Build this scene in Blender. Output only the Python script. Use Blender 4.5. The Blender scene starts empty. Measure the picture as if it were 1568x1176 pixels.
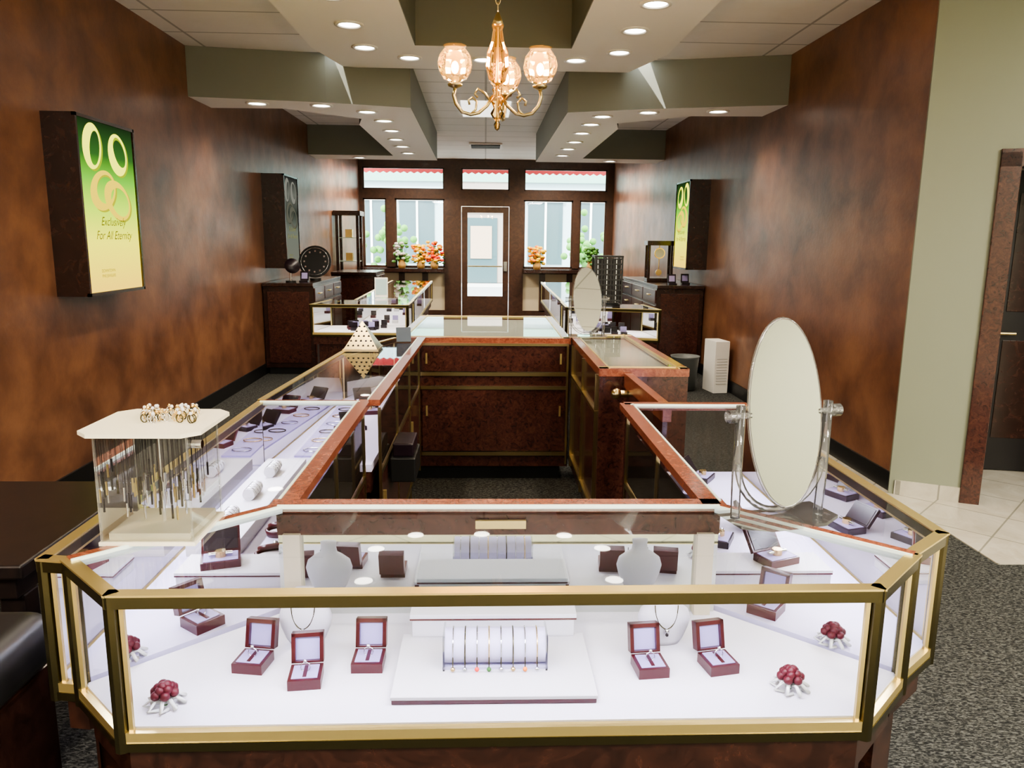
import bpy, math, random
from mathutils import Matrix, Vector
random.seed(7)
S=bpy.context.scene
COL=bpy.context.collection
pi=math.pi
try: S.view_settings.look='AgX - Medium High Contrast'
except Exception as ex: print(ex)
S.view_settings.exposure=.18
# ---------------------------------------------------------------- materials
def nm(name):
    m=bpy.data.materials.new(name); m.use_nodes=True
    nt=m.node_tree; b=nt.nodes['Principled BSDF']; return m,nt,b
def M(name,col,rough=.5,metal=0,coat=0,emit=None,es=0,trans=0,spec=.5,ior=1.45):
    m,nt,b=nm(name)
    b.inputs['Base Color'].default_value=(*col,1); b.inputs['Roughness'].default_value=rough
    b.inputs['Metallic'].default_value=metal; b.inputs['Coat Weight'].default_value=coat
    b.inputs['Specular IOR Level'].default_value=spec; b.inputs['IOR'].default_value=ior
    b.inputs['Transmission Weight'].default_value=trans
    if emit: b.inputs['Emission Color'].default_value=(*emit,1); b.inputs['Emission Strength'].default_value=es
    return m
def coords(nt,scale=(1,1,1),rot=0):
    t=nt.nodes.new('ShaderNodeTexCoord'); mp=nt.nodes.new('ShaderNodeMapping'); mp.inputs['Scale'].default_value=scale; mp.inputs['Rotation'].default_value=(0,0,rot)
    nt.links.new(t.outputs['Object'],mp.inputs[0]); return mp.outputs[0]
def noise(nt,vec,sc,det=6,rough=.6,dist=0):
    n=nt.nodes.new('ShaderNodeTexNoise'); n.inputs['Scale'].default_value=sc; n.inputs['Detail'].default_value=det
    n.inputs['Roughness'].default_value=rough; n.inputs['Distortion'].default_value=dist
    nt.links.new(vec,n.inputs['Vector']); return n
def ramp(nt,fac,stops):
    r=nt.nodes.new('ShaderNodeValToRGB'); e=r.color_ramp.elements
    while len(e)<len(stops): e.new(.5)
    for i,(p,c) in enumerate(stops): e[i].position=p; e[i].color=(*c,1)
    nt.links.new(fac,r.inputs[0]); return r.outputs[0]
def wall_suede(name,c0,c1,c2,rough=.30):
    m,nt,b=nm(name); v=coords(nt,(1,1,1))
    n=noise(nt,v,2.3,7,.60,.2); c=ramp(nt,n.outputs['Fac'],[(.34,c0),(.5,c1),(.68,c2)])
    nt.links.new(c,b.inputs['Base Color'])
    n2=noise(nt,v,5,6,.6); mr=nt.nodes.new('ShaderNodeMapRange'); mr.inputs[3].default_value=rough-.06; mr.inputs[4].default_value=rough+.14
    nt.links.new(n2.outputs['Fac'],mr.inputs[0]); nt.links.new(mr.outputs[0],b.inputs['Roughness'])
    n3=noise(nt,v,30,4,.6); bp=nt.nodes.new('ShaderNodeBump'); bp.inputs['Strength'].default_value=.10; bp.inputs['Distance'].default_value=.01
    nt.links.new(n3.outputs['Fac'],bp.inputs['Height']); nt.links.new(bp.outputs[0],b.inputs['Normal'])
    return m
suede=wall_suede('copper_suede_paint',(.098,.043,.025),(.158,.071,.039),(.235,.112,.058))
def burl(name,c0,c1,c2,rough=.22,sc=28):
    m,nt,b=nm(name); v=coords(nt)
    n=noise(nt,v,sc,8,.7,1.5); c=ramp(nt,n.outputs['Fac'],[(.32,c0),(.5,c1),(.68,c2)])
    nt.links.new(c,b.inputs['Base Color']); b.inputs['Roughness'].default_value=rough; b.inputs['Coat Weight'].default_value=.3
    b.inputs['Coat Roughness'].default_value=.12
    return m
wood=burl('burl_laminate',(.020,.007,.006),(.048,.016,.012),(.088,.032,.020))
woodrim=burl('burl_rim',(.12,.03,.018),(.21,.062,.034),(.31,.11,.06),.25,40)
wooddk=burl('mahogany_dark',(.010,.004,.003),(.026,.010,.007),(.045,.017,.011),.25,12)
blackwood=burl('ebonised_wood',(.006,.004,.004),(.012,.007,.006),(.018,.010,.008),.4,12)
frameW=burl('bronze_frame',(.030,.014,.009),(.05,.022,.013),(.07,.032,.018),.35,8)
green=M('sage_paint',(.185,.19,.155),.6)
greenw=M('sage_wall_paint',(.195,.208,.15),.6)
backw=M('back_wall_paint',(.38,.39,.31),.7)
white=M('ceiling_white',(.86,.84,.80),.8)
def tilemat(name,c,mc,w,h,mort,rough=.8,off=0,var=0,rot=0):
    m,nt,b=nm(name); v=coords(nt,(1,1,1),rot)
    br=nt.nodes.new('ShaderNodeTexBrick'); br.offset=off; br.inputs['Scale'].default_value=1
    br.inputs['Brick Width'].default_value=w; br.inputs['Row Height'].default_value=h; br.inputs['Mortar Size'].default_value=mort
    br.inputs['Color1'].default_value=(*c,1); br.inputs['Color2'].default_value=(*[x*(1-var) for x in c],1); br.inputs['Mortar'].default_value=(*mc,1)
    nt.links.new(v,br.inputs['Vector'])
    n=noise(nt,v,3,8,.7,1); r=ramp(nt,n.outputs['Fac'],[(.3,(.72,.70,.66)),(.7,(1,1,1))])
    mx=nt.nodes.new('ShaderNodeMix'); mx.data_type='RGBA'; mx.blend_type='MULTIPLY'; mx.inputs[0].default_value=1 if rough<.6 else .2
    nt.links.new(br.outputs['Color'],mx.inputs[6]); nt.links.new(r,mx.inputs[7]); nt.links.new(mx.outputs[2],b.inputs['Base Color'])
    b.inputs['Roughness'].default_value=rough; return m
ctile=tilemat('acoustic_tile',(.82,.80,.77),(.46,.45,.43),1.22,.61,.012)
ftile=tilemat('marble_tile',(.48,.45,.38),(.25,.24,.20),.40,.40,.005,.22,rot=pi/4)
def carpetmat():
    m,nt,b=nm('carpet'); v=coords(nt,(1,2.2,1))
    n=noise(nt,v,60,3,.6,.8); c=ramp(nt,n.outputs['Fac'],[(.40,(.013,.013,.013)),(.5,(.032,.033,.031)),(.62,(.092,.093,.086))])
    nt.links.new(c,b.inputs['Base Color']); b.inputs['Roughness'].default_value=.95; b.inputs['Specular IOR Level'].default_value=.1; return m
carpet=carpetmat()
black=M('black_rubber',(.008,.008,.008),.4)
leather=M('black_leather',(.012,.011,.011),.38)
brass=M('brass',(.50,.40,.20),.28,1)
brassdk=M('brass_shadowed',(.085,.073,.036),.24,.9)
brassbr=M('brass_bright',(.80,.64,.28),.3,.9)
gold=M('gold',(.85,.63,.28),.25,1)
silver=M('silver',(.8,.8,.82),.15,1)
deckm=M('white_deck',(.76,.73,.81),.55)
deckl=M('lavender_deck',(.62,.58,.79),.55)
whiteobj=M('white_leatherette',(.66,.64,.68),.5)
cream=M('cream_panel',(.60,.53,.38),.5)
creampl=M('cream_plastic',(.80,.74,.58),.35)
maroon=M('maroon_leatherette',(.050,.002,.005),.3,coat=.2)
satin=M('lavender_satin',(.36,.31,.58),.5)
satinw=M('pale_satin',(.52,.49,.70),.5)
bustm=M('bust_cloth',(.60,.58,.64),.6)
blackbox=M('black_box',(.012,.006,.010),.3)
chrome=M('mirror',(.70,.71,.69),.01,1)
mirr2=M('sliding_mirror',(.74,.78,.74),.02,1)
smoke=M('smoked_glass',(.02,.015,.012),.05)
plastic=M('white_plastic',(.75,.74,.70),.4)
rose=M('rose_petal',(.085,.003,.012),.5)
ribbon=M('white_ribbon',(.85,.85,.85),.35)
leaf=M('leaf',(.04,.14,.02),.5)
def glass(name,tint=(1,1,1),refl=.9,diff=0,dc=(1,1,1)):
    m=bpy.data.materials.new(name); m.use_nodes=True; nt=m.node_tree; nt.nodes.clear()
    o=nt.nodes.new('ShaderNodeOutputMaterial'); t=nt.nodes.new('ShaderNodeBsdfTransparent'); g=nt.nodes.new('ShaderNodeBsdfGlossy')
    g.inputs['Roughness'].default_value=.015; g.inputs['Color'].default_value=(refl,refl,refl,1); t.inputs[0].default_value=(*tint,1)
    base=t.outputs[0]
    if diff:
        d=nt.nodes.new('ShaderNodeBsdfTranslucent'); d.inputs[0].default_value=(*dc,1); d2=nt.nodes.new('ShaderNodeBsdfDiffuse'); d2.inputs[0].default_value=(*dc,1)
        md=nt.nodes.new('ShaderNodeMixShader'); nt.links.new(d.outputs[0],md.inputs[1]); nt.links.new(d2.outputs[0],md.inputs[2])
        m1=nt.nodes.new('ShaderNodeMixShader'); m1.inputs[0].default_value=diff; nt.links.new(base,m1.inputs[1]); nt.links.new(md.outputs[0],m1.inputs[2]); base=m1.outputs[0]
    lw=nt.nodes.new('ShaderNodeFresnel'); lw.inputs[0].default_value=1.5
    mx=nt.nodes.new('ShaderNodeMixShader'); nt.links.new(lw.outputs[0],mx.inputs[0]); nt.links.new(base,mx.inputs[1]); nt.links.new(g.outputs[0],mx.inputs[2]); nt.links.new(mx.outputs[0],o.inputs[0]); return m
glassm=glass('clear_glass',(.94,.97,.95))
acryl=glass('acrylic',(.93,.95,.94),.9,.02)
acrylrod=glass('acrylic_solid',(.97,.98,.97),1,.09)
glassedge=M('glass_edge',(.75,.86,.78),.2)
amber=glass('amber_crystal',(1,.82,.52),1,.07,(1,.60,.22))
def emis(name,c,s):
    m=bpy.data.materials.new(name); m.use_nodes=True; nt=m.node_tree; nt.nodes.clear()
    o=nt.nodes.new('ShaderNodeOutputMaterial'); e=nt.nodes.new('ShaderNodeEmission'); e.inputs[0].default_value=(*c,1); e.inputs[1].default_value=s
    nt.links.new(e.outputs[0],o.inputs[0]); return m
lampE=emis('lamp_glow',(1,.93,.8),20)
bulbE=emis('bulb_glow',(1,.66,.25),60)
# ---------------------------------------------------------------- mesh builder
class MB:
    def __init__(s): s.v=[];s.f=[];s.fm=[];s.mats=[];s.sm=[];s.X=Matrix.Identity(4)
    def mi(s,m):
        if m not in s.mats: s.mats.append(m)
        return s.mats.index(m)
    def add(s,vs,fs,m,smooth=False):
        o=len(s.v); s.v+= [tuple(s.X@Vector(p)) for p in vs]; k=s.mi(m)
        for f in fs: s.f.append([i+o for i in f]); s.fm.append(k); s.sm.append(smooth)
    def box(s,x0,x1,y0,y1,z0,z1,m):
        vs=[(x,y,z) for z in(z0,z1) for y in(y0,y1) for x in(x0,x1)]
        s.add(vs,[(0,2,3,1),(4,5,7,6),(0,1,5,4),(2,6,7,3),(0,4,6,2),(1,3,7,5)],m)
    def prism(s,poly,z0,z1,m,mt=None,mb=None):
        n=len(poly); vs=[(x,y,z0) for x,y in poly]+[(x,y,z1) for x,y in poly]
        s.add(vs,[(i,(i+1)%n,n+(i+1)%n,n+i) for i in range(n)],m)
        s.add(vs,[tuple(range(n,2*n))],mt or m); s.add(vs,[tuple(range(n-1,-1,-1))],mb or m)
    def quad(s,a,b,c,d,m): s.add([a,b,c,d],[(0,1,2,3)],m)
    def obox(s,p,q,w,z0,z1,m,ext=0,off=0):
        p=Vector(p);q=Vector(q);d=(q-p).normalized();n=Vector((-d.y,d.x)); p=p-d*ext+n*off;q=q+d*ext+n*off;h=n*w/2
        s.prism([tuple(p-h),tuple(q-h),tuple(q+h),tuple(p+h)],z0,z1,m)
    def cyl(s,p,q,r,m,n=16,r2=None,smooth=True):
        p=Vector(p);q=Vector(q);d=(q-p).normalized(); a=d.orthogonal().normalized(); b=d.cross(a); r2=r if r2 is None else r2
        vs=[];
        for c,rr in((p,r),(q,r2)):
            for i in range(n): t=2*pi*i/n; vs.append(tuple(c+(a*math.cos(t)+b*math.sin(t))*rr))
        s.add(vs,[(i,(i+1)%n,n+(i+1)%n,n+i) for i in range(n)],m,smooth)
        s.add(vs,[tuple(range(n-1,-1,-1)),tuple(range(n,2*n))],m)
    def lathe(s,prof,c,m,n=20,sx=1,sy=1,smooth=True,wob=0):
        vs=[]
        for r,z in prof:
            for i in range(n):
                t=2*pi*i/n; k=r*(1+wob*(1 if i%2 else -1)); vs.append((c[0]+k*math.cos(t)*sx,c[1]+k*math.sin(t)*sy,c[2]+z))
        fs=[]
        for j in range(len(prof)-1):
            for i in range(n): fs.append((j*n+i,j*n+(i+1)%n,(j+1)*n+(i+1)%n,(j+1)*n+i))
        s.add(vs,fs,m,smooth)
    def sphere(s,c,r,m,n=12,sz=1,sx=1,sy=1):
        k=max(5,n//2); s.lathe([(max(1e-4,r*math.sin(pi*i/k)),-r*sz*math.cos(pi*i/k)) for i in range(k+1)],c,m,n,sx,sy)
    def tube(s,pts,r,m,n=8,closed=False):
        P=[Vector(p) for p in pts]; N=len(P); vs=[]; up=None
        for i in range(N):
            if closed: d=(P[(i+1)%N]-P[i-1]).normalized()
            else: d=(P[min(i+1,N-1)]-P[max(i-1,0)]).normalized()
            if up is None: up=d.orthogonal().normalized()
            up=(up-d*up.dot(d)).normalized(); b=d.cross(up)
            for k in range(n): t=2*pi*k/n; vs.append(tuple(P[i]+(up*math.cos(t)+b*math.sin(t))*r))
        fs=[]
        for i in range(N if closed else N-1):
            j=(i+1)%N
            for k in range(n): fs.append((i*n+k,i*n+(k+1)%n,j*n+(k+1)%n,j*n+k))
        if not closed: fs+= [tuple(range(n-1,-1,-1)),tuple(range((N-1)*n,N*n))]
        s.add(vs,fs,m,True)
    def at(s,x,y,z,rz=0,sc=1,rx=0): s.X=Matrix.Translation((x,y,z))@Matrix.Rotation(rz,4,'Z')@Matrix.Rotation(rx,4,'X')@Matrix.Scale(sc,4); return s
    def obj(s,name,bevel=0,parent=None):
        me=bpy.data.meshes.new(name); me.from_pydata(s.v,[],s.f)
        for m in s.mats: me.materials.append(m)
        me.polygons.foreach_set('material_index',s.fm); me.polygons.foreach_set('use_smooth',s.sm); me.update()
        o=bpy.data.objects.new(name,me); COL.objects.link(o)
        if bevel:
            b=o.modifiers.new('b','BEVEL'); b.width=bevel; b.segments=2; b.limit_method='ANGLE'
        if parent: o.parent=parent
        return o
def inset(poly,d):
    n=len(poly); out=[]
    for i in range(n):
        p0=Vector(poly[i-1]);p1=Vector(poly[i]);p2=Vector(poly[(i+1)%n])
        a=(p1-p0).normalized();b=(p2-p1).normalized(); na=Vector((-a.y,a.x));nb=Vector((-b.y,b.x))
        k=na+nb; k=k/max(.3,(1+na.dot(nb))); out.append(tuple(p1+k*d))
    return out
def light(name,kind,loc,energy,col=(1,1,1),rot=(0,0,0),size=.1,sy=None,parent=None,**kw):
    l=bpy.data.lights.new(name,kind); l.energy=energy; l.color=col
    if kind=='AREA':
        l.size=size
        if sy: l.shape='RECTANGLE'; l.size_y=sy
        else: l.shape='DISK'
    if kind=='SPOT': l.spot_size=kw.get('spot',2.3); l.spot_blend=.8; l.shadow_soft_size=size
    if kind=='POINT': l.shadow_soft_size=size
    o=bpy.data.objects.new(name,l); o.location=loc; o.rotation_euler=rot; COL.objects.link(o)
    if parent: o.parent=parent
    return o
# ---------------------------------------------------------------- room shell
YF=16.4; XL=-2.6; XR=2.67; ZC=3.22
b=MB(); b.box(XL-.1,6,-3,YF+.1,-.1,0,carpet); b.obj('floor')
b=MB(); b.box(2.62,5.9,3.6,7,0,.006,ftile); b.box(3.0,5.9,-3,3.6,0,.006,ftile); b.box(-2.6,3.0,-3,-.4,0,.006,ftile); b.obj('floor_tile_and_bounce')  # doorway tile is real; unseen annex and rear tile added to bounce light
b=MB(); b.box(XL-.15,XL,-3,YF,0,ZC+.1,suede); b.obj('wall_left')
b=MB(); b.box(XR,XR+.12,4.72,YF,0,ZC+.1,suede); b.obj('wall_right')
b=MB(); b.box(XL,6,-3.15,-3,0,4,backw); b.obj('wall_back')
b=MB(); b.box(5.9,6.05,-3,7,0,4,backw); b.obj('wall_side')
b=MB(); b.box(XL,XL+.015,-3,YF-.1,0,.13,black); b.obj('baseboard_left')
b=MB(); b.box(XR-.015,XR,4.72,YF-.1,0,.13,black); b.obj('baseboard_right')
A=Vector((2.66,4.70)); D=Vector((.905,-.425)).normalized(); 
def ap(s): return tuple(A+D*s)
b=MB(); b.obox(ap(-.03),ap(.46),.12,0,ZC+.1,greenw,off=.06); b.obox(ap(.46),ap(1.36),.12,2.12,ZC+.1,greenw,off=.06); b.obox(ap(1.36),ap(3.5),.12,0,ZC+.1,greenw,off=.06); b.obj('wall_angled')
b=MB(); b.obox(ap(0),ap(.37),.012,0.006,.10,ftile,off=-.006); b.obj('baseboard_angled')
b=MB()
for s0,s1,z0,z1 in((.37,.48,0.006,2.13),(1.34,1.45,0.006,2.13),(.37,1.45,2.05,2.15)): b.obox(ap(s0),ap(s1),.16,z0,z1,wood,off=.06)
b.obj('trim_door_casing',.004)
b=MB(); b.box(2.8,5.9,6.0,6.1,0,ZC,M('hall_paint',(.17,.15,.10),.7)); b.obj('wall_hall')
b=MB(); b.at(3.50,5.25,0,-.2); b.box(0,.9,0,.045,.012,2.1,M('black_door',(.012,.010,.010),.35)); b.box(.12,.78,-.006,0,.25,.95,wooddk); b.box(.12,.78,-.006,0,1.15,1.95,wooddk)
b.cyl((.07,0,1.0),(.07,-.05,1.0),.012,silver); b.cyl((.07,-.05,1.0),(.18,-.05,1.0),.010,brass); b.obj('door_1',.004)
b=MB()
b.box(XL,-1.41,-3,YF,ZC,ZC+.08,ctile); b.box(1.49,XR+.1,-3,YF,ZC,ZC+.08,ctile); b.box(XR+.1,6,-3,7,ZC,ZC+.08,ctile); b.box(-1.41,1.49,7.4,YF,ZC,ZC+.08,ctile)
b.obj('ceiling')
z=3.12; b=MB(); RX0,RX1,RY0,RY1=-.57,.69,1.6,6.57
b.prism([(-1.42,-3),(1.5,-3),(1.5,RY0),(-1.42,RY0)],z,ZC+.1,white)
b.prism([(-1.42,RY0),(RX0,RY0),(RX0,RY1),(-1.42,RY1)],z,ZC+.1,white)
b.prism([(RX1,RY0),(1.5,RY0),(1.5,RY1),(RX1,RY1)],z,ZC+.1,white)
b.prism([(-1.42,RY1),(1.5,RY1),(1.5,6.7),(1.30,7.42),(-1.28,7.42),(-1.42,6.7)],z,ZC+.1,white)
g_=.006
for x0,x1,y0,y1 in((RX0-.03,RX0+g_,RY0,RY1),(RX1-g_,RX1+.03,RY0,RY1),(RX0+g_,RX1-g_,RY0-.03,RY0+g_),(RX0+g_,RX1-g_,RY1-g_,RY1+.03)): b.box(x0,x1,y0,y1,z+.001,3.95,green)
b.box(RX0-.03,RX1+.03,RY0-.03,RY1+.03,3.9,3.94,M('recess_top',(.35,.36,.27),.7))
b.obj('ceiling_drop')
def soffit(name,pts):
    b=MB(); b.prism(pts,2.8,ZC+.02,green,mb=white); b.obj(name)
soffit('ceiling_soffit_left',[(-2.6,7.16),(-1.44,7.34),(-.70,7.55),(-.75,12.4),(-2.6,12.4),(-2.6,11.8),(-1.36,11.8),(-1.36,8.7),(-1.27,8.28),(-1.9,7.72),(-2.6,7.75)])
soffit('ceiling_soffit_right',[(2.67,7.05),(2.67,7.70),(2.0,7.76),(1.36,8.3),(1.44,8.7),(1.44,11.8),(2.67,11.8),(2.67,12.4),(.78,12.4),(.78,7.66),(1.52,7.38)])
def downlight(x,y,z,e=120,spot=2.3):
    b=MB()
    b.lathe([(.105,0),(.105,-.010),(.082,-.012),(.074,-.002)],(x,y,z),plastic,24); 
    n=24; b.add([(x+.074*math.cos(2*pi*i/n),y+.074*math.sin(2*pi*i/n),z-.003) for i in range(n)],[tuple(range(n))],lampE)
    o=b.obj('recessed_downlight'); light('downlight_lamp','SPOT',(x,y,z-.03),e,(1,.86,.68),size=.05,parent=o,spot=spot)
near=[(-.99,5.98),(-.98,6.65),(-.65,6.98),(-.02,7.0),(.77,6.96),(1.09,6.65),(1.09,5.98),(1.10,5.33),(-.99,5.30)]
near+=[(sx,y) for sx in(-.99,1.10) for y in(4.4,3.3,2.2,.9,-1)]
for x,y in near: downlight(x,y,3.12,56,1.75 if y>6.2 else 2.3)
low=[(-2.08,7.43),(-1.51,7.48),(-1.14,7.8),(-1.05,8.36),(-1.06,9.1),(-1.10,9.87),(-1.1,10.6),(-1.1,11.4),(2.16,7.43),(1.53,7.55),(1.14,7.84),(1.10,8.37),(1.09,9.05),(1.1,9.85),(1.1,10.6),(1.1,11.4),(-1.9,12.1),(1.9,12.1)]
for x,y in low: downlight(x,y,2.8,50)
for x,y in((-1.3,15.3),(1.3,15.3),(-1.9,13.4),(1.9,13.4),(-1.9,14.6),(1.9,14.6)): downlight(x,y,3.22,250,2.7)  # added lamps: brighten window flowers and far walls, standing in for window light
trof=M('troffer',(.8,.8,.75),.5,emit=(1,.97,.88),es=1.5)
b=MB(); b.box(-.30,.30,9.6,10.7,ZC-.02,ZC,trof); b.obj('added_fill_panel')
for (x,y,e) in((3.9,1.5,200),(3.9,-1.5,260),(-2.0,-1.6,260),(4.6,4.2,20),(2.2,-1.6,260)):  # unseen fill panels, added to brighten the ceiling by bounce
    b=MB(); b.box(x-.30,x+.30,y-.6,y+.6,ZC-.03,ZC,trof); o=b.obj('added_fill_panel'); light('fill_panel_lamp','AREA',(x,y,ZC-.04),e,(1,.93,.80),size=.55,sy=1.1,parent=o)
b=MB(); b.box(-.28,.28,13.6,14.2,ZC-.03,ZC-.005,plastic)
for i in range(5): b.box(-.25,.25,13.66+i*.1,13.69+i*.1,ZC-.045,ZC-.03,black)
b.obj('air_vent')
# ---------------------------------------------------------------- storefront wall
b=MB(); fr=frameW
def F(x0,x1,z0,z1,m=fr,yy=(YF-.02,YF+.12)): b.box(x0,x1,yy[0],yy[1],z0,z1,m)
F(-2.62,2.70,3.05,3.24); F(-2.62,-2.53,0,3.05); F(2.53,2.70,0,3.05)
F(-.85,-.50,0,3.05); F(.50,.80,0,3.05)
F(-2.53,-.85,2.42,2.60); F(.80,2.53,2.42,2.60); F(-.50,.50,2.28,2.60)
F(-2.05,-1.87,.98,2.42); F(1.83,1.97,.98,2.42)
F(-2.53,-.85,.90,1.02); F(.80,2.53,.90,1.02); F(-2.53,-.85,0,.12); F(.80,2.53,0,.12)
for x0,x1 in((-2.53,-1.80),(-1.70,-1.30),(-1.22,-.85),(.80,1.17),(1.25,1.75),(1.83,2.53)): F(x0,x1,.12,.90,cream,(YF+.02,YF+.1))
for x in(-1.75,-1.26,1.21,1.79): F(x-.06,x+.06,.1,.92)
wf=b.obj('wall_front')
for i,(x0,x1,z0,z1) in enumerate(((-2.53,-.85,2.6,3.05),(-.5,.5,2.6,3.05),(.8,2.53,2.6,3.05),(-2.53,-2.05,1.02,2.42),(-1.87,-.85,1.02,2.42),(.8,1.83,1.02,2.42),(1.97,2.53,1.02,2.42))):
    b=MB(); b.quad((x0,YF+.05,z0),(x1,YF+.05,z0),(x1,YF+.05,z1),(x0,YF+.05,z1),glassm)
    for a in((x0,x0+.03,z0,z1),(x1-.03,x1,z0,z1),(x0,x1,z0,z0+.03),(x0,x1,z1-.03,z1)): b.box(a[0],a[1],YF+.03,YF+.07,a[2],a[3],fr)
    b.obj('window_%d'%(i+1))
b=MB()
for a in((-.49,-.37,.01,2.27),(.37,.49,.01,2.27),(-.37,.37,2.15,2.27),(-.37,.37,.01,.42)): b.box(a[0],a[1],YF,YF+.05,a[2],a[3],fr)
b.quad((-.37,YF+.025,.42),(.37,YF+.025,.42),(.37,YF+.025,2.15),(-.37,YF+.025,2.15),glassm)
b.cyl((-.36,YF-.06,1.05),(.36,YF-.06,1.05),.014,brass); b.cyl((-.34,YF-.06,1.05),(-.34,YF,1.05),.01,brass); b.cyl((.34,YF-.06,1.05),(.34,YF,1.05),.01,brass)
b.box(.39,.46,YF-.03,YF,.95,1.15,silver); b.obj('door_2')
# ---------------------------------------------------------------- exterior
b=MB(); b.box(-30,30,YF+.12,60,-.25,-.02,M('concrete',(.55,.53,.50),.9)); b.box(-30,30,YF+4.2,YF+10.5,-.02,-.015,M('asphalt',(.30,.30,.30),.9)); b.obj('street_ground')
b=MB(); fy=29.5
fac=M('facade_pale',(.34,.43,.45),.8); brick=tilemat('brick',(.26,.12,.07),(.3,.25,.22),.22,.075,.01,.85,.5,.3); dkg=M('shop_window',(.06,.10,.11),.15)
b.box(-14,14,fy,fy+1,0,8,fac)
b.box(-1.3,1.1,fy-.1,fy,0,5.5,brick); b.box(-.75,.45,fy-.16,fy-.1,0,2.4,dkg); b.box(-.55,.25,fy-.2,fy-.15,.9,2.1,M('door_poster',(.40,.30,.22),.8)); b.box(-.95,.65,fy-.18,fy-.1,2.6,3.2,M('sign_board',(.5,.45,.3),.7))
for x in(-6.6,-4.9,-3.2,1.6,3.3,5.0,6.7):
    b.box(x,x+1.3,fy-.05,fy,.7,3.0,dkg); b.box(x-.08,x+1.38,fy-.12,fy-.04,3.0,3.2,plastic); b.box(x+.62,x+.70,fy-.1,fy,.7,3.0,plastic)
b.box(-8,8,fy-.15,fy,3.7,4.4,M('fascia_teal',(.2,.36,.30),.7)); b.obj('building_facade')
b=MB(); red=M('awning_red',(.50,.05,.05),.7); wh=M('awning_white',(.6,.6,.6),.7)
for i in range(40):
    x=-3+i*.15
    b.add([(x,YF+.12,3.45),(x+.15,YF+.12,3.45),(x+.15,YF+1.2,3.19),(x,YF+1.2,3.19)],[(0,1,2,3)],red); b.add([(x,YF+1.2,3.19),(x+.15,YF+1.2,3.19),(x+.15,YF+1.2,3.06),(x+.075,YF+1.2,3.02),(x,YF+1.2,3.06)],[(0,1,2,3,4)],red)
b.obj('awning',parent=wf)
b=MB(); pm=M('planter',(.3,.2,.15),.8); lf=M('shrub_leaf',(.10,.28,.05),.6)
for cx in(-3.3,-2.3,2.5,3.5):
    b.cyl((cx,19.5,0),(cx,19.5,.5),.28,pm,r2=.34)
    for i in range(60): b.sphere((cx+random.gauss(0,.2),19.5+random.gauss(0,.2),1.2+random.gauss(0,.42)),.09,lf,8)
b.obj('street_planters')
def bouquet(x,y,z,cols,name='flower_arrangement',h=.35):
    b=MB(); b.lathe([(.001,0),(.07,0),(.09,.08),(.06,.16),(.075,.18)],(x,y,z),M('vase',(.5,.3,.1),.3),16)
    for i in range(48):
        a=random.random()*2*pi; r=random.random()**.5*.17; hh=.12+random.random()*h; p=(x+r*math.cos(a),y+r*math.sin(a)*.5,z+hh)
        b.cyl((x,y,z+.11),p,.004,leaf,6); b.sphere(p,.045,cols[i%len(cols)],8,.7)
        if i%4==1: b.sphere((p[0]+.03,p[1]+.03,p[2]-.06),.035,leaf,6,.4)
    b.obj(name)
yel=M('petal_yellow',(.95,.62,.03),.6); ora=M('petal_orange',(.9,.25,.03),.6); rd=M('petal_red',(.8,.05,.03),.6)
b=MB(); b.box(-2.5,-.86,YF-.35,YF-.03,.93,1.0,wooddk); b.box(.8,2.53,YF-.35,YF-.03,.93,1.0,wooddk); b.obj('trim_window_sill')
bouquet(-1.33,YF-.2,1.0,[yel,yel,ora]); bouquet(-1.05,YF-.2,1.0,[rd,yel,ora],h=.42); bouquet(1.08,YF-.2,1.0,[yel,yel,ora]); bouquet(2.2,YF-.22,1.0,[leaf,lf],'potted_plant'); bouquet(-1.72,YF-.22,1.0,[lf,wh],'potted_plant',.4)
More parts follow.
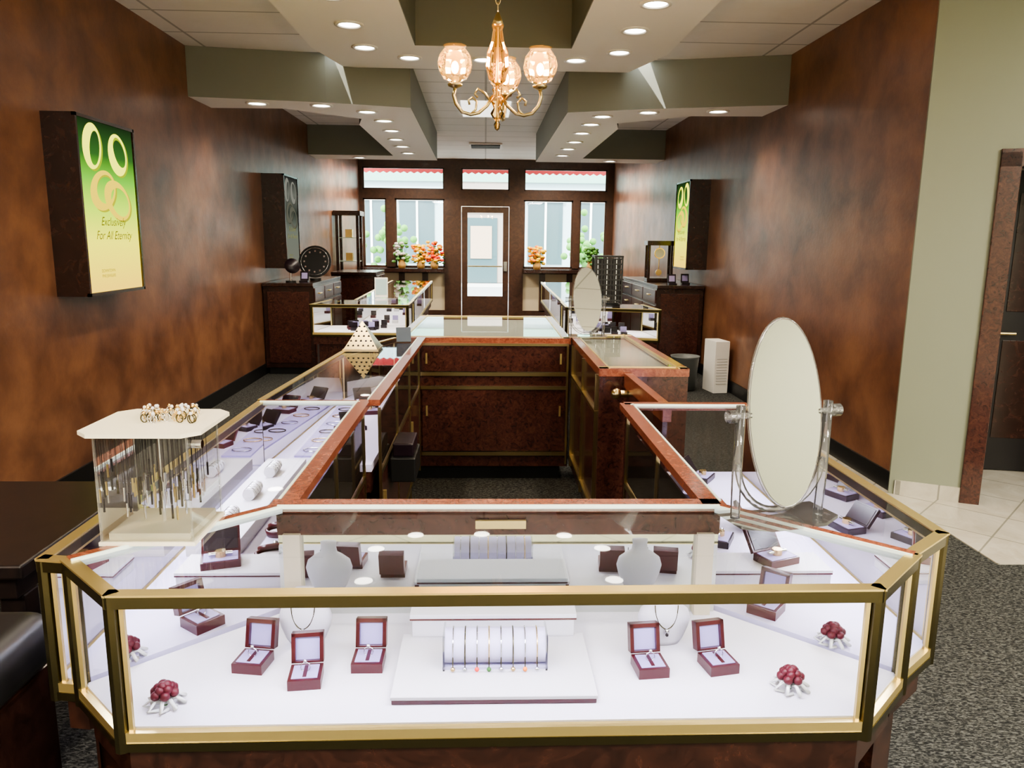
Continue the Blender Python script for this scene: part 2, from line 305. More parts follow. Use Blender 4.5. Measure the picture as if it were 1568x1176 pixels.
# ---------------------------------------------------------------- display cases
def edges(poly): n=len(poly); return [(poly[i],poly[(i+1)%n]) for i in range(n)]
def case(name,poly,zt=.97,zb=.67,glass_e=(),rim_e=(),seam_e=(),mir_e=(),tp=.026,body=wood,dm=None,skip=()):
    b=MB(); ib=inset(poly,.05); b.prism(ib,.10,zb-.09,body); b.prism(inset(poly,.09),0,.10,black)
    b.prism(inset(poly,.012),zb-.09,zb,body); b.prism(inset(poly,.006),zb,zb+.03,dm or deckm)
    E=edges(poly); posts=set()
    for i,(p,q) in enumerate(E):
        if i in glass_e:
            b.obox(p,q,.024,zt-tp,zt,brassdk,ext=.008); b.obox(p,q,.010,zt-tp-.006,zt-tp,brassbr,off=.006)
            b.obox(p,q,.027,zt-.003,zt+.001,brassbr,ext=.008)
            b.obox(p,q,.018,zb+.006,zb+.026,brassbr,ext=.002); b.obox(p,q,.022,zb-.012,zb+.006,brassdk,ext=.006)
            b.quad((*p,zb+.026),(*q,zb+.026),(*q,zt-tp),(*p,zt-tp),glassm)
            for c in(p,q):
                if c in skip: continue
                if c not in posts:
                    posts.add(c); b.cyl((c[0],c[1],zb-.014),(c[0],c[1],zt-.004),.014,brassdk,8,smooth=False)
                d=(Vector(q)-Vector(p)).normalized()*(1 if c==p else -1); cc=Vector(c)+d*.019
                b.box(cc.x-.004,cc.x+.004,cc.y-.004,cc.y+.004,zb+.02,zt-tp,brassbr)
        if i in rim_e:
            b.obox(p,q,.045,zt-.02,zt+.004,woodrim,off=-.015,ext=.02); b.obox(p,q,.006,zt-.004,zt+.006,glassedge,off=.011)
        if i in seam_e:
            b.obox(p,q,.026,zt-.014,zt+.003,woodrim); b.obox(p,q,.005,zt-.014,zt+.005,glassedge,off=.0155)
        if i in mir_e:
            b.obox(p,q,.012,zb+.03,zt-.06,mirr2,off=.01); b.obox(p,q,.03,zt-.065,zt-.015,wood,off=.008)
    t=inset(poly,.012); b.add([(x,y,zt-.002) for x,y in t],[tuple(range(len(t)))],glassm)
    return b
LV=(.84,.82,1)
front=[(-.67,1.31),(.74,1.32),(.89,1.47),(.57,1.77),(-.49,1.77),(-.82,1.46)]
b=case('x',front,glass_e=(0,1,5),rim_e=(3,),seam_e=(2,4),mir_e=(3,),body=wooddk)
for x in(-.455,.535): b.box(x-.02,x+.02,1.735,1.762,.70,.91,cream)
b.box(-.02,.10,1.733,1.742,.925,.945,brassbr)
o=b.obj('jewelry_display_case'); 
light('case_led','AREA',(.03,1.345,.935),7,LV,(math.radians(25),0,0),1.32,.015,o)
def service(x,y0,y1,sg,n,par):
    b=MB(); dy=(y1-y0)/n
    def bx(w,a,c,z0,z1,m): b.box(min(x,x+sg*w),max(x,x+sg*w),a,c,z0,z1,m)
    for z0,z1 in((.645,.665),(.18,.20)): bx(.012,y0,y1,z0,z1,brass)
    for i in range(n+1): yy=y0+i*dy; bx(.012,yy-.006,yy+.006,.10,.93,brass)
    for i in range(n):
        yy=y0+i*dy; bx(.008,yy+.012,yy+dy-.012,.21,.635,wood); bx(.006,yy+.012,yy+dy-.012,.68,.90,smoke); bx(.02,yy+.06,yy+.075,.5,.56,brassbr)
    b.obj('sliding_door_panels',parent=par)
left=[(-.49,1.79),(-.49,3.0),(-.88,3.0),(-.88,1.48),(-.82,1.47)]
b=case('x',left,zt=.965,glass_e=(2,3),rim_e=(0,),seam_e=(1,),dm=deckl,skip=((-.88,3.0),),body=wooddk); o=b.obj('jewelry_display_case')
light('case_led','AREA',(-.855,2.3,.93),8,LV,(0,math.radians(-25),0),.015,1.4,o)
service(-.485,1.85,2.98,1,2,o)
right=[(.89,1.48),(1.02,1.59),(1.02,2.93),(.57,2.93),(.57,1.79)]
b=case('x',right,glass_e=(0,1),rim_e=(2,3),dm=deckl,body=wooddk); o=b.obj('jewelry_display_case')
light('case_led','AREA',(.995,2.25,.935),8,LV,(0,math.radians(25),0),.015,1.25,o)
service(.565,1.85,2.9,-1,2,o)
fl=[(-.88,3.01),(-.45,3.01),(-.42,4.98),(-.58,4.98),(-.80,4.36)]
b=case('x',fl,glass_e=(4,3),rim_e=(1,),dm=deckl,skip=((-.88,3.01),)); o=b.obj('jewelry_display_case')
light('case_led','AREA',(-.80,3.7,.935),3.5,LV,(0,math.radians(-25),0),.015,1.2,o)
service(-.43,3.05,4.9,1,3,o)
def counter(name,poly,zt=.97):
    b=MB(); b.prism(poly,.10,zt-.035,wood); b.prism(inset(poly,.05),0,.10,black); b.prism(inset(poly,.01),zt-.035,zt-.03,M('counter_board',(.45,.46,.42),.5))
    for p,q in edges(poly): b.obox(p,q,.05,zt-.04,zt,woodrim,off=.02); b.obox(p,q,.008,zt-.02,zt+.003,brassbr,off=.048)
    t=inset(poly,.045); b.add([(x,y,zt-.002) for x,y in t],[tuple(range(len(t)))],glassm); return b
b=counter('c',[(-.57,5.0),(.56,5.0),(.56,6.5),(-.53,6.5)])
y=4.985
for z0,z1 in((.72,.745),(.63,.65),(.18,.205),(.92,.935)): b.box(-.42,.55,y-.008,y+.02,z0,z1,brass)
for x in(-.43,.545): b.box(x-.006,x+.006,y-.01,y+.02,.12,.935,brass)
for x0,x1,z0,z1,oo in((-.41,.08,.75,.915,0),(.04,.53,.75,.915,.012),(-.41,.08,.21,.625,0),(.04,.53,.21,.625,.012)):
    b.box(x0,x1,y-.004+oo,y+.03,z0,z1,wood)
for x in(-.38,.50):
    for zz in(.80,.45): b.box(x-.006,x+.006,y-.008,y,zz,zz+.07,brassbr)
b.obj('cabinet_counter')
b=counter('c',[(.58,3.8),(1.03,3.8),(1.0,5.24),(.58,5.24)])
for z0,z1 in((.72,.74),(.18,.2)): b.box(.565,.58,3.85,4.95,z0,z1,brass)
for yy in(3.86,4.4,4.94): b.box(.565,.58,yy-.006,yy+.006,.12,.93,brass)
b.obj('cabinet_counter')
b=MB(); b.obox((.74,3.02),(.72,3.78),.04,.88,.95,woodrim); b.obox((.74,3.05),(.72,3.76),.025,.25,.88,wood); b.cyl((.71,3.7,.86),(.66,3.7,.86),.018,brass); b.sphere((.65,3.7,.86),.028,brass); b.obj('swing_gate',.003)
b=MB(); b.box(-.41,-.30,3.25,3.5,.55,.66,black); b.box(-.40,-.31,3.27,3.48,.66,.72,blackbox); b.obj('card_terminal',.006)
def farcase(poly,ge,led):
    b=case('x',poly,glass_e=ge); 
    for k in range(16):
        cx=sum(p[0] for p in poly)/len(poly)+random.uniform(-.2,.2); ys=[p[1] for p in poly]; cy=random.uniform(min(ys)+.12,max(ys)-.12)
        b.box(cx-.03,cx+.03,cy-.03,cy+.03,.70,.73,random.choice([blackbox,maroon,whiteobj])); b.box(cx-.03,cx+.03,cy+.02,cy+.03,.73,.78,random.choice([blackbox,satin]))
    o=b.obj('jewelry_display_case'); light('case_led','AREA',led[0],led[1],(.95,.96,1),(0,0,0),led[2],led[3],o)
farcase([(-1.68,7.5),(-.75,7.5),(-.75,8.1),(-1.6,8.1)],(0,1,3),((-1.2,7.6,.94),1.6,.85,.02))
farcase([(-1.35,8.12),(-.76,8.12),(-.82,11.95),(-1.42,11.95)],(1,3),((-1.1,10,.94),3.5,.02,3.5))
farcase([(.79,7.42),(1.65,7.2),(1.6,7.8),(.8,8.02)],(0,1,3),((1.2,7.5,.94),1.6,.8,.02))
farcase([(.81,8.04),(1.35,8.04),(1.42,11.9),(.87,11.9)],(1,3),((1.1,10,.94),3.5,.02,3.5))
# ---------------------------------------------------------------- credenzas
def credenza(x0,x1,y0,y1,z,face):
    b=MB(); b.box(x0,x1,y0,y1,.08,z-.04,wooddk); b.box(x0+.03,x1-.03,y0+.03,y1-.03,0,.08,black); b.box(x0-.0,x1+.0,y0-.03,y1+.03,z-.04,z,wooddk)
    n=3; dy=(y1-y0)/n; xf=x1 if face>0 else x0
    for i in range(n):
        for z0,z1 in((z-.22,z-.06),(.12,z-.25)):
            a=(xf,xf+.015*face); b.box(min(a),max(a),y0+i*dy+.02,y0+(i+1)*dy-.02,z0,z1,wood); h=(xf+.015*face,xf+.035*face); zz=z1-.08; b.box(min(h),max(h),y0+(i+.5)*dy-.06,y0+(i+.5)*dy+.06,zz,zz+.015,brassbr)
    b.box(x0+.05,x1-.05,y0-.008,y0,.14,z-.1,wood)
    b.obj('credenza_cabinet',.004)
credenza(-2.585,-2.0,9.1,10.8,1.08,1); credenza(2.08,2.655,9.3,11.6,1.08,-1); credenza(-2.4,-1.7,12.2,13.2,1.08,1); credenza(1.7,2.5,12.6,13.4,1.0,-1)
b=MB(); x0,x1,y0,y1=-2.56,-2.16,13.5,13.9
b.box(x0,x1,y0,y1,0,.75,wooddk); b.box(x0-.03,x1+.03,y0-.03,y1+.03,1.98,2.06,wooddk); b.box(x0-.01,x1+.01,y0-.01,y1+.01,.75,.8,wooddk)
for x in(x0,x1-.05):
    for yy in(y0,y1-.05): b.box(x,x+.05,yy,yy+.05,.8,1.98,wooddk)
for zz in(1.2,1.6): b.box(x0+.02,x1-.02,y0+.02,y1-.02,zz,zz+.012,glassedge); b.box(-2.42,-2.3,13.65,13.75,zz+.012,zz+.15,gold)
b.quad((x0,y0+.02,.8),(x1,y0+.02,.8),(x1,y0+.02,1.98),(x0,y0+.02,1.98),glassm); b.obj('curio_cabinet',.004)
b=MB(); cx,cy,z0=2.28,10.15,1.081
b.box(cx-.17,cx+.17,cy-.1,cy+.1,z0,z0+.05,wooddk); b.box(cx-.18,cx+.18,cy-.11,cy+.11,z0+.47,z0+.53,wooddk)
for x in(-.15,.15):
    for yy in(-.08,.08): b.cyl((cx+x,cy+yy,z0+.05),(cx+x,cy+yy,z0+.47),.018,wooddk)
b.cyl((cx,cy-.03,z0+.37),(cx,cy,z0+.37),.07,gold,24); b.cyl((cx,cy-.035,z0+.37),(cx,cy-.03,z0+.37),.058,whiteobj,24); b.cyl((cx,cy,z0+.47),(cx,cy,z0+.1),.006,gold); b.cyl((cx,cy-.01,z0+.12),(cx,cy+.01,z0+.12),.04,gold); b.obj('mantel_clock',.003)
b=MB(); b.box(1.95,2.13,12.8,12.95,1.003,1.25,black); b.cyl((2.04,12.79,1.13),(2.04,12.8,1.13),.06,blackbox); b.obj('speaker',.005)
b=MB(); b.cyl((-2.1,9.7,1.082),(-2.1,9.7,1.11),.07,black); b.X=Matrix.Translation((-2.1,9.7,1.31))@Matrix.Rotation(math.radians(75),4,'X'); b.cyl((0,0,-.01),(0,0,.01),.2,black,32); b.tube([(.17*math.cos(t*pi/12),.17*math.sin(t*pi/12),.012) for t in range(24)],.003,silver,6,True)
for k in range(12): a=k*pi/6; b.box(.13*math.cos(a)-.01,.13*math.cos(a)+.01,.13*math.sin(a)-.01,.13*math.sin(a)+.01,.008,.014,silver)
b.obj('decorative_clock')
b=MB(); b.cyl((-2.28,9.2,1.081),(-2.28,9.2,1.10),.06,black); b.cyl((-2.28,9.2,1.1),(-2.28,9.2,1.25),.012,silver); b.at(-2.26,9.2,1.27,.5,1,1.2); b.lathe([(.001,0),(.09,0),(.09,.02),(.001,.02)],(0,0,0),blackbox,24); b.obj('makeup_mirror')
for (x,y) in((-2.15,9.3),(2.3,9.45),(2.5,9.6)):
    b=MB(); b.box(x-.05,x+.05,y-.04,y+.04,1.081,1.1,blackbox); b.at(x,y+.02,1.1,0,1,-.2); b.box(-.05,.05,0,.012,0,.11,blackbox); b.box(-.035,.035,-.003,0,.02,.09,satin); b.obj('jewelry_box')
b=MB(); cx,cy,z0=1.20,7.6,.972
b.cyl((cx,cy,z0),(cx,cy,z0+.02),.14,black); 
for x in(-.13,.13):
    for yy in(-.1,.1): b.box(cx+x-.008,cx+x+.008,cy+yy-.008,cy+yy+.008,z0+.02,z0+.48,black)
for k in range(9): b.box(cx-.13,cx+.13,cy-.105,cy-.095,z0+.05+k*.05,z0+.065+k*.05,black)
for k in range(8): b.box(cx-.11+k*.03,cx-.105+k*.03,cy-.10,cy-.09,z0+.04,z0+.47,silver if k%3==0 else black)
b.box(cx-.14,cx+.14,cy-.11,cy+.11,z0+.47,z0+.49,black); b.box(cx-.12,cx+.12,cy-.08,cy+.1,z0+.03,z0+.46,blackbox); b.obj('earring_rack')
b=MB(); b.at(-1.12,8.4,.972,.1,1,-.25); b.box(-.07,.07,0,.006,0,.22,plastic); b.box(-.06,.06,-.002,0,.03,.20,M('brochure',(.35,.5,.5),.5)); b.obj('counter_card')
b=MB(); b.lathe([(.001,.01),(.12,.01),(.15,.36),(.16,.38),(.145,.37),(.115,.03),(.001,.03)],(2.19,8.25,0),M('bin_grey',(.10,.11,.11),.5),24); b.obj('waste_bin')
b=MB(); b.at(2.52,8.2,0,.15); b.box(-.08,.08,-.14,.14,0,.56,plastic); gg=M('grille_grey',(.5,.5,.48),.5)
for k in range(10): b.box(-.06,.06,-.144,-.14,.1+k*.03,.11+k*.03,gg)
b.obj('air_purifier',.012)
# ---------------------------------------------------------------- light boxes
def poster(name,xw,face,y0,y1,z0,z1,lit=1):
    b=MB(); fx=face; sg=1 if face>xw else -1
    b.box(min(xw,fx-sg*.02),max(xw,fx-sg*.02),y0,y1,z0,z1,wooddk)
    w=.02
    for a in((y0,y0+w,z0,z1),(y1-w,y1,z0,z1),(y0,y1,z0,z0+w),(y0,y1,z1-w,z1)): b.box(min(fx-sg*.02,fx),max(fx-sg*.02,fx),a[0],a[1],a[2],a[3],wooddk)
    m=bpy.data.materials.new('poster_print'); m.use_nodes=True; nt=m.node_tree; nt.nodes.clear()
    o=nt.nodes.new('ShaderNodeOutputMaterial'); e=nt.nodes.new('ShaderNodeEmission'); nt.links.new(e.outputs[0],o.inputs[0]); e.inputs[1].default_value=1.9*lit
    tc=nt.nodes.new('ShaderNodeTexCoord'); sp=nt.nodes.new('ShaderNodeSeparateXYZ'); nt.links.new(tc.outputs['Object'],sp.inputs[0])
    mr=nt.nodes.new('ShaderNodeMapRange'); mr.inputs[1].default_value=z0; mr.inputs[2].default_value=z1; nt.links.new(sp.outputs['Z'],mr.inputs[0])
    st=[(0,(.85,.55,.07)),(.3,(.85,.80,.05)),(.5,(.45,.70,.03)),(.66,(.14,.42,.03)),(.80,(.03,.09,.02)),(1,(.008,.015,.006))]
    if lit<1: st=[(0,(.5,.5,.4)),(.4,(.45,.5,.4)),(.6,(.12,.14,.11)),(.8,(.4,.42,.35)),(1,(.03,.03,.03))]  # dim sign: reflections on its face put into the print as grey bands
    c=ramp(nt,mr.outputs[0],st); nt.links.new(c,e.inputs[0])
    px=fx-sg*.012; b.quad((px,y0+w,z0+w),(px,y1-w,z0+w),(px,y1-w,z1-w),(px,y0+w,z1-w),m)
    on=lit==1
    ye=emis('poster_rings',(.92,.92,.06) if on else (.6,.6,.5),2.0*lit); yd=emis('poster_ring_shade',(.35,.45,.02) if on else (.3,.3,.25),1.3*lit); ye2=emis('poster_rings_soft',(.85,.62,.04) if on else (.4,.4,.3),1.6*lit); yd2=emis('poster_soft_shade',(.50,.50,.03) if on else (.3,.3,.2),1.2*lit); H=z1-z0; W=y1-y0
    def ring(cy,cz,ry,rz,t,tilt,mm,dx,cs=0):
        N=36; vo=[];vi=[]
        for k in range(N):
            a=2*pi*k/N
            for r,lst in((1,vo),(0,vi)):
                yy=(ry-(0 if r else t))*math.cos(a)+(0 if r else t*cs); zz=(rz-(0 if r else t*.6))*math.sin(a); lst.append((px+sg*dx,cy+yy*math.cos(tilt)-zz*math.sin(tilt),cz+yy*math.sin(tilt)+zz*math.cos(tilt)))
        b.add(vo+vi,[(k,(k+1)%N,N+(k+1)%N,N+k) for k in range(N)],mm)
    cy=(y0+y1)/2
    for (fy_,fz_,ry,rz,tl,m1,m2) in((.25,.84,.115,.14,-.25,ye,yd),(.68,.82,.125,.135,.6,ye,yd),(.38,.60,.17,.12,.3,ye2,yd2),(.62,.55,.18,.12,-.3,ye2,yd2)):
        ring(y0+fy_*W+.02,z0+fz_*H-.01,ry,rz,.05,tl,m2,.002,.3); ring(y0+fy_*W,z0+fz_*H,ry,rz,.055,tl,m1,.003,.6)
    o=b.obj(name)
    tx=M('poster_ink',(.22,.24,.02),.6)
    for txt,zz,sz in(('Exclusively',.40,.085),('For All Eternity',.32,.085),('FINE JEWELERS',.10,.03),('DOWNTOWN',.13,.03)):
        c=bpy.data.curves.new('t','FONT'); c.body=txt; c.size=sz*.9; c.shear=.4 if sz>.05 else 0; c.align_x='CENTER'; c.materials.append(tx)
        t=bpy.data.objects.new('lettering',c); COL.objects.link(t); t.parent=o
        t.matrix_world=Matrix.Translation((px+sg*.006,cy if sz>.05 else y0+.35*W,z0+zz*H))@(Matrix.Rotation(pi/2*sg,4,'Z')@Matrix.Rotation(pi/2,4,'X'))
    return o
poster('lightbox_sign',XL,-2.40,4.79,5.56,1.23,2.31)
poster('lightbox_sign',XL,-2.34,9.3,9.98,1.24,2.33,.18)
poster('lightbox_sign',XR,2.42,9.3,9.98,1.27,2.33)
# ---------------------------------------------------------------- items in the front case
def ringbox(x,y,z,rz=0,m=None,sc=1):
    m=m or maroon
    b=MB(); b.at(x,y,z,rz,sc); w=.033
    b.box(-w,w,-.032,.032,0,.022,m); b.box(-w+.007,w-.007,-.025,.025,.022,.024,satin)
    b.box(-.004,.004,-.022,.022,.0242,.0252,m)
    b.tube([(.010*math.cos(t*pi/8),0,.033+.010*math.sin(t*pi/8)) for t in range(16)],.0016,silver,6,True); b.sphere((0,0,.046),.004,silver,8)
    b.X=b.X@Matrix.Translation((0,.032,.024))@Matrix.Rotation(math.radians(-14),4,'X')
    b.box(-w,w,.016,.022,0,.062,m); b.box(-w,-w+.008,0,.016,0,.062,m); b.box(w-.008,w,0,.016,0,.062,m); b.box(-w,w,0,.016,.053,.062,m); b.box(-w,w,0,.016,0,.004,m)
    b.box(-w+.008,w-.008,.010,.016,.004,.053,satin); b.obj('ring_box',.0015)
zd=.70
for x,y,r in((-.49,1.52,-.15),(-.365,1.46,.1),(-.245,1.52,0),(.355,1.49,.1),(.505,1.50,.2)): ringbox(x,y,zd,r)
for x,y,r in((-.66,1.70,.9),(.70,1.75,-.7)): ringbox(x,y,zd,r,None,1.1)
def bust(x,y,z,rz=0,sc=1):
    b=MB(); b.at(x,y,z,rz,sc)
    b.lathe([(.001,0),(.036,0),(.044,.012),(.055,.040),(.060,.062),(.054,.082),(.036,.096),(.022,.104),(.019,.12),(.021,.132),(.001,.133)],(0,0,0),bustm,28,1,.5)
    pts=[]
    for k in range(25):
        a=pi*(k/24)+pi; xx=.026*math.cos(a); zz=.100+.052*math.sin(a)
        rr=.028*(1-.35*(zz-.05)/.06); pts.append((xx,-max(.010,rr)*math.sqrt(max(0,1-(xx/.060)**2))-.003,zz))
    b.tube(pts,.0012,brassdk,5); b.sphere((0,-.033,.044),.006,silver,8); b.sphere((0,-.036,.036),.004,blackbox,8); b.obj('necklace_bust')
bust(-.40,1.62,zd); bust(.41,1.61,zd)
def rosef(x,y,z):
    b=MB(); b.at(x,y,z)
    for k in range(9):
        a=k*2*pi/9; b.tube([(0,0,.004),(.022*math.cos(a),.022*math.sin(a),.018),(.038*math.cos(a),.038*math.sin(a),.006),(.024*math.cos(a+.4),.024*math.sin(a+.4),.003)],.004,ribbon,6)
    for r,n,zz in((.019,6,.028),(.012,5,.036),(.005,3,.042)):
        for k in range(n): a=2*pi*k/n+r*50; b.sphere((r*math.cos(a),r*math.sin(a),zz),.010,rose,8,.9)
    b.sphere((0,0,.028),.018,rose,10,.7); b.cyl((0,0,0),(0,0,.02),.004,leaf); b.obj('ribbon_rose')
for x,y in((-.62,1.385),(.63,1.42),(.80,1.60),(-.77,1.56)): rosef(x,y,zd)
b=MB(); b.box(-.18,.225,1.375,1.62,zd,zd+.010,maroon); b.box(-.182,.227,1.373,1.62,zd+.010,zd+.018,whiteobj)
b.box(-.16,.205,1.605,1.72,zd+.018,zd+.06,whiteobj); b.box(-.165,.21,1.60,1.722,zd+.06,zd+.064,maroon); b.box(-.165,.21,1.60,1.722,zd+.064,zd+.074,whiteobj); o=b.obj('display_riser',.0015)
b=MB(); cx,cz,cy=.025,zd+.058,1.50
b.cyl((cx-.105,cy,cz),(cx+.105,cy,cz),.036,satinw,32); b.box(cx-.11,cx+.11,cy-.03,cy+.03,zd+.018,zd+.024,satinw)
for s in(-1,1): b.box(cx+s*.107-.002,cx+s*.107+.002,cy-.036,cy+.036,zd+.018,zd+.092,acryl)
cols=[gold,silver,rd,leaf,silver,gold,ora,silver]
for k in range(8):
    x=cx-.088+k*.025
    b.tube([(x,cy+.0375*math.cos(2*pi*t/24),cz+.0375*math.sin(2*pi*t/24)) for t in range(24)],.0014,[silver,brassdk,silver,gold][k%4],6,True)
    b.cyl((x,cy-.037,cz-.008),(x,cy-.040,cz-.03),.0012,brassdk,6); b.sphere((x,cy-.041,cz-.033),.005,cols[k],8)
b.obj('bracelet_display')
for x0,x1,y0,y1 in((-.80,-.53,1.90,2.02),(.61,.93,1.90,2.02)):
    b=MB(); b.box(x0,x1,y0,y1,zd,zd+.03,whiteobj); b.box(x0-.003,x1+.003,y0-.003,y1,zd+.03,zd+.034,maroon); b.box(x0-.003,x1+.003,y0-.003,y1,zd+.034,zd+.042,whiteobj); b.obj('display_riser',.001)
def dish(x,y,z):
    b=MB(); b.at(x,y,z,.3); b.lathe([(.001,0),(.04,0),(.045,.02),(.040,.022),(.036,.012)],(0,0,0),maroon,24,1.15,.8)
    b.lathe([(.036,.012),(.02,.016),(.001,.018)],(0,0,0),whiteobj,24,1.15,.8)
    b.at(x,y+.03,z,.3,1,-.6); b.lathe([(.001,0),(.044,0),(.044,.014),(.001,.016)],(0,0,.01),maroon,24,1.15,.8)
    b.sphere((0,-.005,.03),.008,silver,8); b.obj('ring_dish')
for x,y in((-.56,2.95),(-.57,2.75),(-.60,2.5),(-.62,2.33),(-.60,2.15)): dish(x,y-.06,zd)
def tray(x,y,z,rz,mm,name='watch_box'):
    b=MB(); b.at(x,y,z,rz); b.box(-.05,.05,-.035,.035,0,.02,mm); b.box(-.044,.044,-.03,.03,.02,.022,satin); b.cyl((-.03,0,.03),(.03,0,.03),.006,silver,8); b.cyl((0,0,.022),(0,0,.038),.014,gold,12)
    b.X=b.X@Matrix.Translation((0,.035,.02))@Matrix.Rotation(math.radians(-35),4,'X'); b.box(-.05,.05,0,.012,0,.07,mm); b.box(-.044,.044,-.002,0,.006,.064,blackbox); b.obj(name,.002)
for x,y,r in((.66,2.80,1.2),(.84,2.82,1.0),(.70,2.45,1.2),(.72,2.2,1.1),(.88,2.3,1.3),(.75,2.62,1.1)): tray(x,y,zd,r,blackbox)
for x,y,r in((-.6,3.3,.3),(-.62,3.6,.5),(-.6,3.95,.2),(-.66,4.2,.4)): tray(x,y,zd,r,blackbox if x<-.61 else maroon)
tray(-.70,1.955,zd+.042,.3,maroon); tray(.80,1.955,zd+.042,.4,maroon)
b=MB()
for k in range(7): yy=3.2+k*.16; b.tube([(-.73+.04*math.cos(t*pi/8),yy+.03*math.sin(t*pi/8),zd+.012) for t in range(16)],.0025,[silver,gold,brassdk][k%3],6,True)
b.box(-.79,-.67,3.12,4.25,zd,zd+.008,satin)
b.obj('bracelet_tray')
b=MB(); b.box(-.85,-.70,2.10,2.95,zd,zd+.045,whiteobj)
for yy in(2.25,2.5,2.75):
    b.cyl((-.775,yy-.05,zd+.065),(-.775,yy+.05,zd+.065),.02,whiteobj,20)
    for k in range(4): b.tube([(-.775+.021*math.cos(t*pi/6),yy-.035+k*.023,zd+.065+.021*math.sin(t*pi/6)) for t in range(12)],.0018,silver,5,True)
b.obj('display_riser',.002)
# ---------------------------------------------------------------- acrylic tower
b=MB(); z0=.972; x0,x1,y0,y1=-.785,-.60,1.525,1.70; zt=1.215
b.box(x0-.005,x1+.005,y0-.005,y1+.005,z0,z0+.008,creampl)
b.box(x0+.01,x1-.01,y0+.01,y1-.01,z0+.008,z0+.022,creampl)
for q in(((x0,y0),(x1,y0)),((x1,y0),(x1,y1)),((x1,y1),(x0,y1)),((x0,y1),(x0,y0))): b.quad((*q[0],z0+.008),(*q[1],z0+.008),(*q[1],zt-.01),(*q[0],zt-.01),acryl)
for cx_,cy_ in((x0,y0),(x1,y0),(x1,y1),(x0,y1)): b.box(cx_-.002,cx_+.002,cy_-.002,cy_+.002,z0,zt-.01,acrylrod)
e=.030; b.prism([(x0-e,y0+.0),(x0,y0-e),(x1,y0-e),(x1+e,y0),(x1+e,y1),(x1,y1+e),(x0,y1+e),(x0-e,y1)],zt-.008,zt,creampl)
b.cyl(((x0+x1)/2,(y0+y1)/2,z0+.02),((x0+x1)/2,(y0+y1)/2,zt-.01),.004,silver)
for i in range(14):
    for j in range(6):
        x=x0+.030+i*.0105+random.uniform(-.003,.003); yy=y0+.025+j*.025; L=.08+.07*random.random()
        b.cyl((x,yy,zt-.02),(x,yy,zt-.02-L),.0006,blackbox,5); b.cyl((x,yy,zt-.02-L),(x,yy,zt-.02-L-.030),.0024,[brassdk,silver,blackbox,brassbr][(i+j)%4],6)
for k in range(46):
    x=random.uniform(x0+.05,x1-.01); yy=random.uniform(y0+.06,y1-.02); b.tube([(x+.007*math.cos(t*pi/5),yy,zt+.009+.009*math.sin(t*pi/5)) for t in range(10)],.0014,[gold,silver,brassdk][k%3],5,True); b.sphere((x,yy,zt+.021),.004,[whiteobj,gold][k%2],6)
b.cyl((x1+.0,y0+.03,zt-.035),(x1+.02,y0+.03,zt-.035),.009,silver); b.obj('necklace_display_tower')
# ---------------------------------------------------------------- oval mirrors
def ovalmirror(x,y,z,rz,tilt,mm=chrome,sc=1):
    b=MB(); b.at(x,y,z,rz,sc); a_,c_=.094,.213; zc=.247
    b.prism([(-.13,-.05),(-.07,-.085),(.07,-.085),(.13,-.05),(.13,.05),(-.13,.05)],0,.008,acrylrod)
    for s in(-1,1):
        b.tube([(s*.114,0,.008),(s*.117,0,.1),(s*.117,0,.27)],.011,acrylrod,12); b.cyl((s*.09,0,zc),(s*.144,0,zc),.007,acrylrod,12); b.cyl((s*.127,0,zc),(s*.149,0,zc),.015,acrylrod,16)
    b.tube([(.114*math.cos(t),.0,.135+.118*math.sin(t)) for t in [pi+k*pi/16 for k in range(17)]],.008,acrylrod,10)
    b.X=b.X@Matrix.Translation((0,0,zc))@Matrix.Rotation(tilt,4,'X')
    N=48; ov=[(a_*math.cos(2*pi*k/N),0,c_*math.sin(2*pi*k/N)) for k in range(N)]
    b.add([(p[0],-.004,p[2]) for p in ov],[tuple(range(N))],mm); b.add([(p[0],.003,p[2]) for p in ov],[tuple(range(N-1,-1,-1))],plastic)
    b.tube([(p[0]*1.02,0,p[2]*1.01) for p in ov],.004,acrylrod,8,True)
    b.obj('tabletop_mirror')
ovalmirror(.685,1.69,.972,.27,-.16)
ovalmirror(.68,5.1,.972,.15,-.25)
b=MB(); cx,cy,z0=-.70,4.42,.972; w=.095;h=.165
b.add([(cx-w,cy-w,z0+.012),(cx+w,cy-w,z0+.012),(cx+w,cy+w,z0+.012),(cx-w,cy+w,z0+.012),(cx,cy,z0+h)],[(0,1,4),(1,2,4),(2,3,4),(3,0,4)],brass); b.box(cx-w-.006,cx+w+.006,cy-w-.006,cy+w+.006,z0,z0+.012,brass)
for row in range(5):
    t=(row+.7)/6
    for k in range(6-row): 
        xx=cx+(k-(5-row)/2)*.028; b.cyl((xx,cy-w*(1-t)-.002,z0+.012+(h-.012)*t),(xx,cy-w*(1-t)+.006,z0+.012+(h-.012)*t+.002),.006,black,10)
b.obj('pyramid_display')
b=MB(); b.at(-.50,4.75,.974,.2,1,-.3); b.box(-.045,.045,0,.006,0,.09,M('card_blue',(.05,.07,.10),.4)); b.box(-.045,.045,.006,.04,0,.004,brass); b.obj('counter_card')
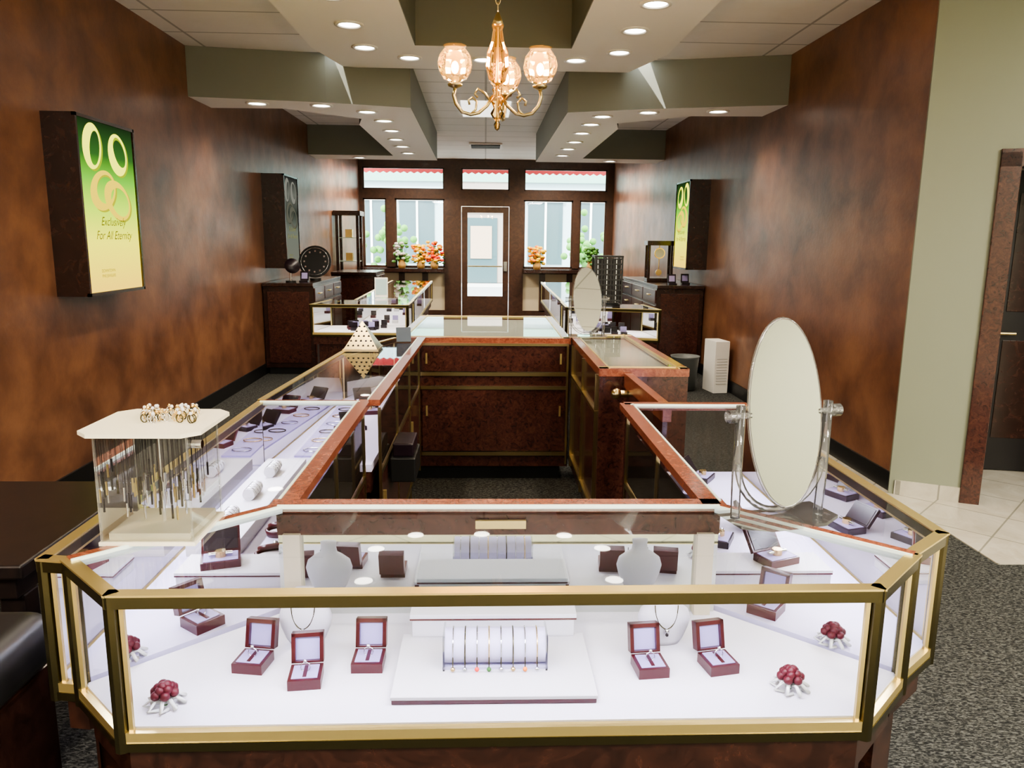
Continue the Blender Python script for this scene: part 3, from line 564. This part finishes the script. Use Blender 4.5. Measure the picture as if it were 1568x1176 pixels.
# ---------------------------------------------------------------- chandelier
b=MB(); cx,cy=.055,3.9; C=(cx,cy,0)
b.lathe([(.001,2.12),(.012,2.13),(.016,2.15),(.008,2.165),(.022,2.18),(.034,2.20),(.018,2.225),(.028,2.25),(.042,2.27),(.020,2.29),(.026,2.31),(.012,2.33)],C,amber,20)
b.lathe([(.010,2.13),(.004,2.2),(.004,2.33)],C,brass,10)
b.lathe([(.012,2.33),(.040,2.35),(.058,2.42),(.050,2.48),(.030,2.53),(.022,2.58),(.030,2.60)],C,amber,16,wob=.06,smooth=False)
b.cyl((cx,cy,2.33),(cx,cy,2.62),.006,brassbr); b.lathe([(.001,2.66),(.010,2.65),(.022,2.62),(.028,2.60),(.004,2.59)],C,brass,16)
z=2.66; k=0
while z<3.88:
    pts=[(cx+(.011*math.cos(t) if k%2 else 0),cy+(0 if k%2 else .011*math.cos(t)),z+.02+.022*math.sin(t)) for t in [2*pi*i/12 for i in range(12)]]; b.tube(pts,.0028,brass,5,True); z+=.034; k+=1
b.lathe([(.06,3.90),(.055,3.88),(.02,3.865),(.001,3.86)],C,brass,20)
for ang in(math.radians(78),math.radians(190),math.radians(-8)):
    ca,sa=math.cos(ang),math.sin(ang); R=.205
    prof=[(.02,2.28),(.05,2.235),(.09,2.20),(.13,2.19),(.17,2.20),(.20,2.235),(.212,2.275),(.205,2.31)]
    b.tube([(cx+r*ca,cy+r*sa,zz) for r,zz in prof],.0085,brass,8)
    b.tube([(cx+r*ca,cy+r*sa,zz) for r,zz in ((.13,2.19),(.105,2.215),(.10,2.25),(.12,2.27),(.14,2.255),(.135,2.235))],.006,brass,8)
    b.tube([(cx+r*ca,cy+r*sa,zz) for r,zz in ((.03,2.25),(.06,2.29),(.095,2.31),(.11,2.285),(.095,2.27))],.006,brass,8)
    g=(cx+R*ca,cy+R*sa,0)
    b.lathe([(.008,2.305),(.032,2.315),(.036,2.325),(.014,2.335),(.014,2.36)],g,brass,16)
    b.lathe([(.024,2.333),(.055,2.35),(.076,2.385),(.082,2.415),(.074,2.45),(.056,2.475),(.046,2.487),(.055,2.497)],g,amber,20,wob=.03,smooth=False)
    b.sphere((g[0],g[1],2.40),.018,bulbE,10,1.6)
o=b.obj('chandelier')
for ang in(78,190,-8):
    a=math.radians(ang); light('chandelier_bulb','POINT',(cx+.205*math.cos(a),cy+.205*math.sin(a),2.44),16,(1,.70,.40),size=.03,parent=o)
# ---------------------------------------------------------------- front-left furniture
b=MB(); b.box(-2.3,-1.22,1.95,2.68,.70,.74,blackwood); b.box(-2.25,-1.27,2.0,2.63,.62,.70,blackwood)
for x in(-2.22,-1.34):
    for yy in(2.03,2.54): b.box(x,x+.07,yy,yy+.07,0,.62,blackwood)
b.obj('writing_desk',.006)
b=MB(); b.box(-1.62,-1.03,1.30,1.72,.0,.60,wooddk); bench=b.obj('padded_bench',.004)
b=MB(); b.box(-1.64,-1.0,1.28,1.74,.60,.74,leather); o=b.obj('cushion',.06,bench); o.modifiers['b'].segments=6
for p in o.data.polygons: p.use_smooth=True
# ---------------------------------------------------------------- world, sun
w=bpy.data.worlds.new('w'); S.world=w; w.use_nodes=True; bg=w.node_tree.nodes['Background']; bg.inputs[0].default_value=(.86,.94,1,1); bg.inputs[1].default_value=10.0
sun=light('sun','SUN',(0,20,20),12,(1,.95,.86),(math.radians(42),0,math.radians(-25))); sun.data.angle=.01
# ---------------------------------------------------------------- camera
cam=bpy.data.cameras.new('camera'); co=bpy.data.objects.new('camera',cam); COL.objects.link(co)
cam.sensor_width=36; cam.lens=27.05; cam.clip_start=.02
co.matrix_world=Matrix.Translation((0,0,1.6))@Matrix.Rotation(math.radians(-2.08),4,'Z')@Matrix.Rotation(math.radians(90-10.6),4,'X')@Matrix.Rotation(math.radians(0.65),4,'Z')
S.camera=co
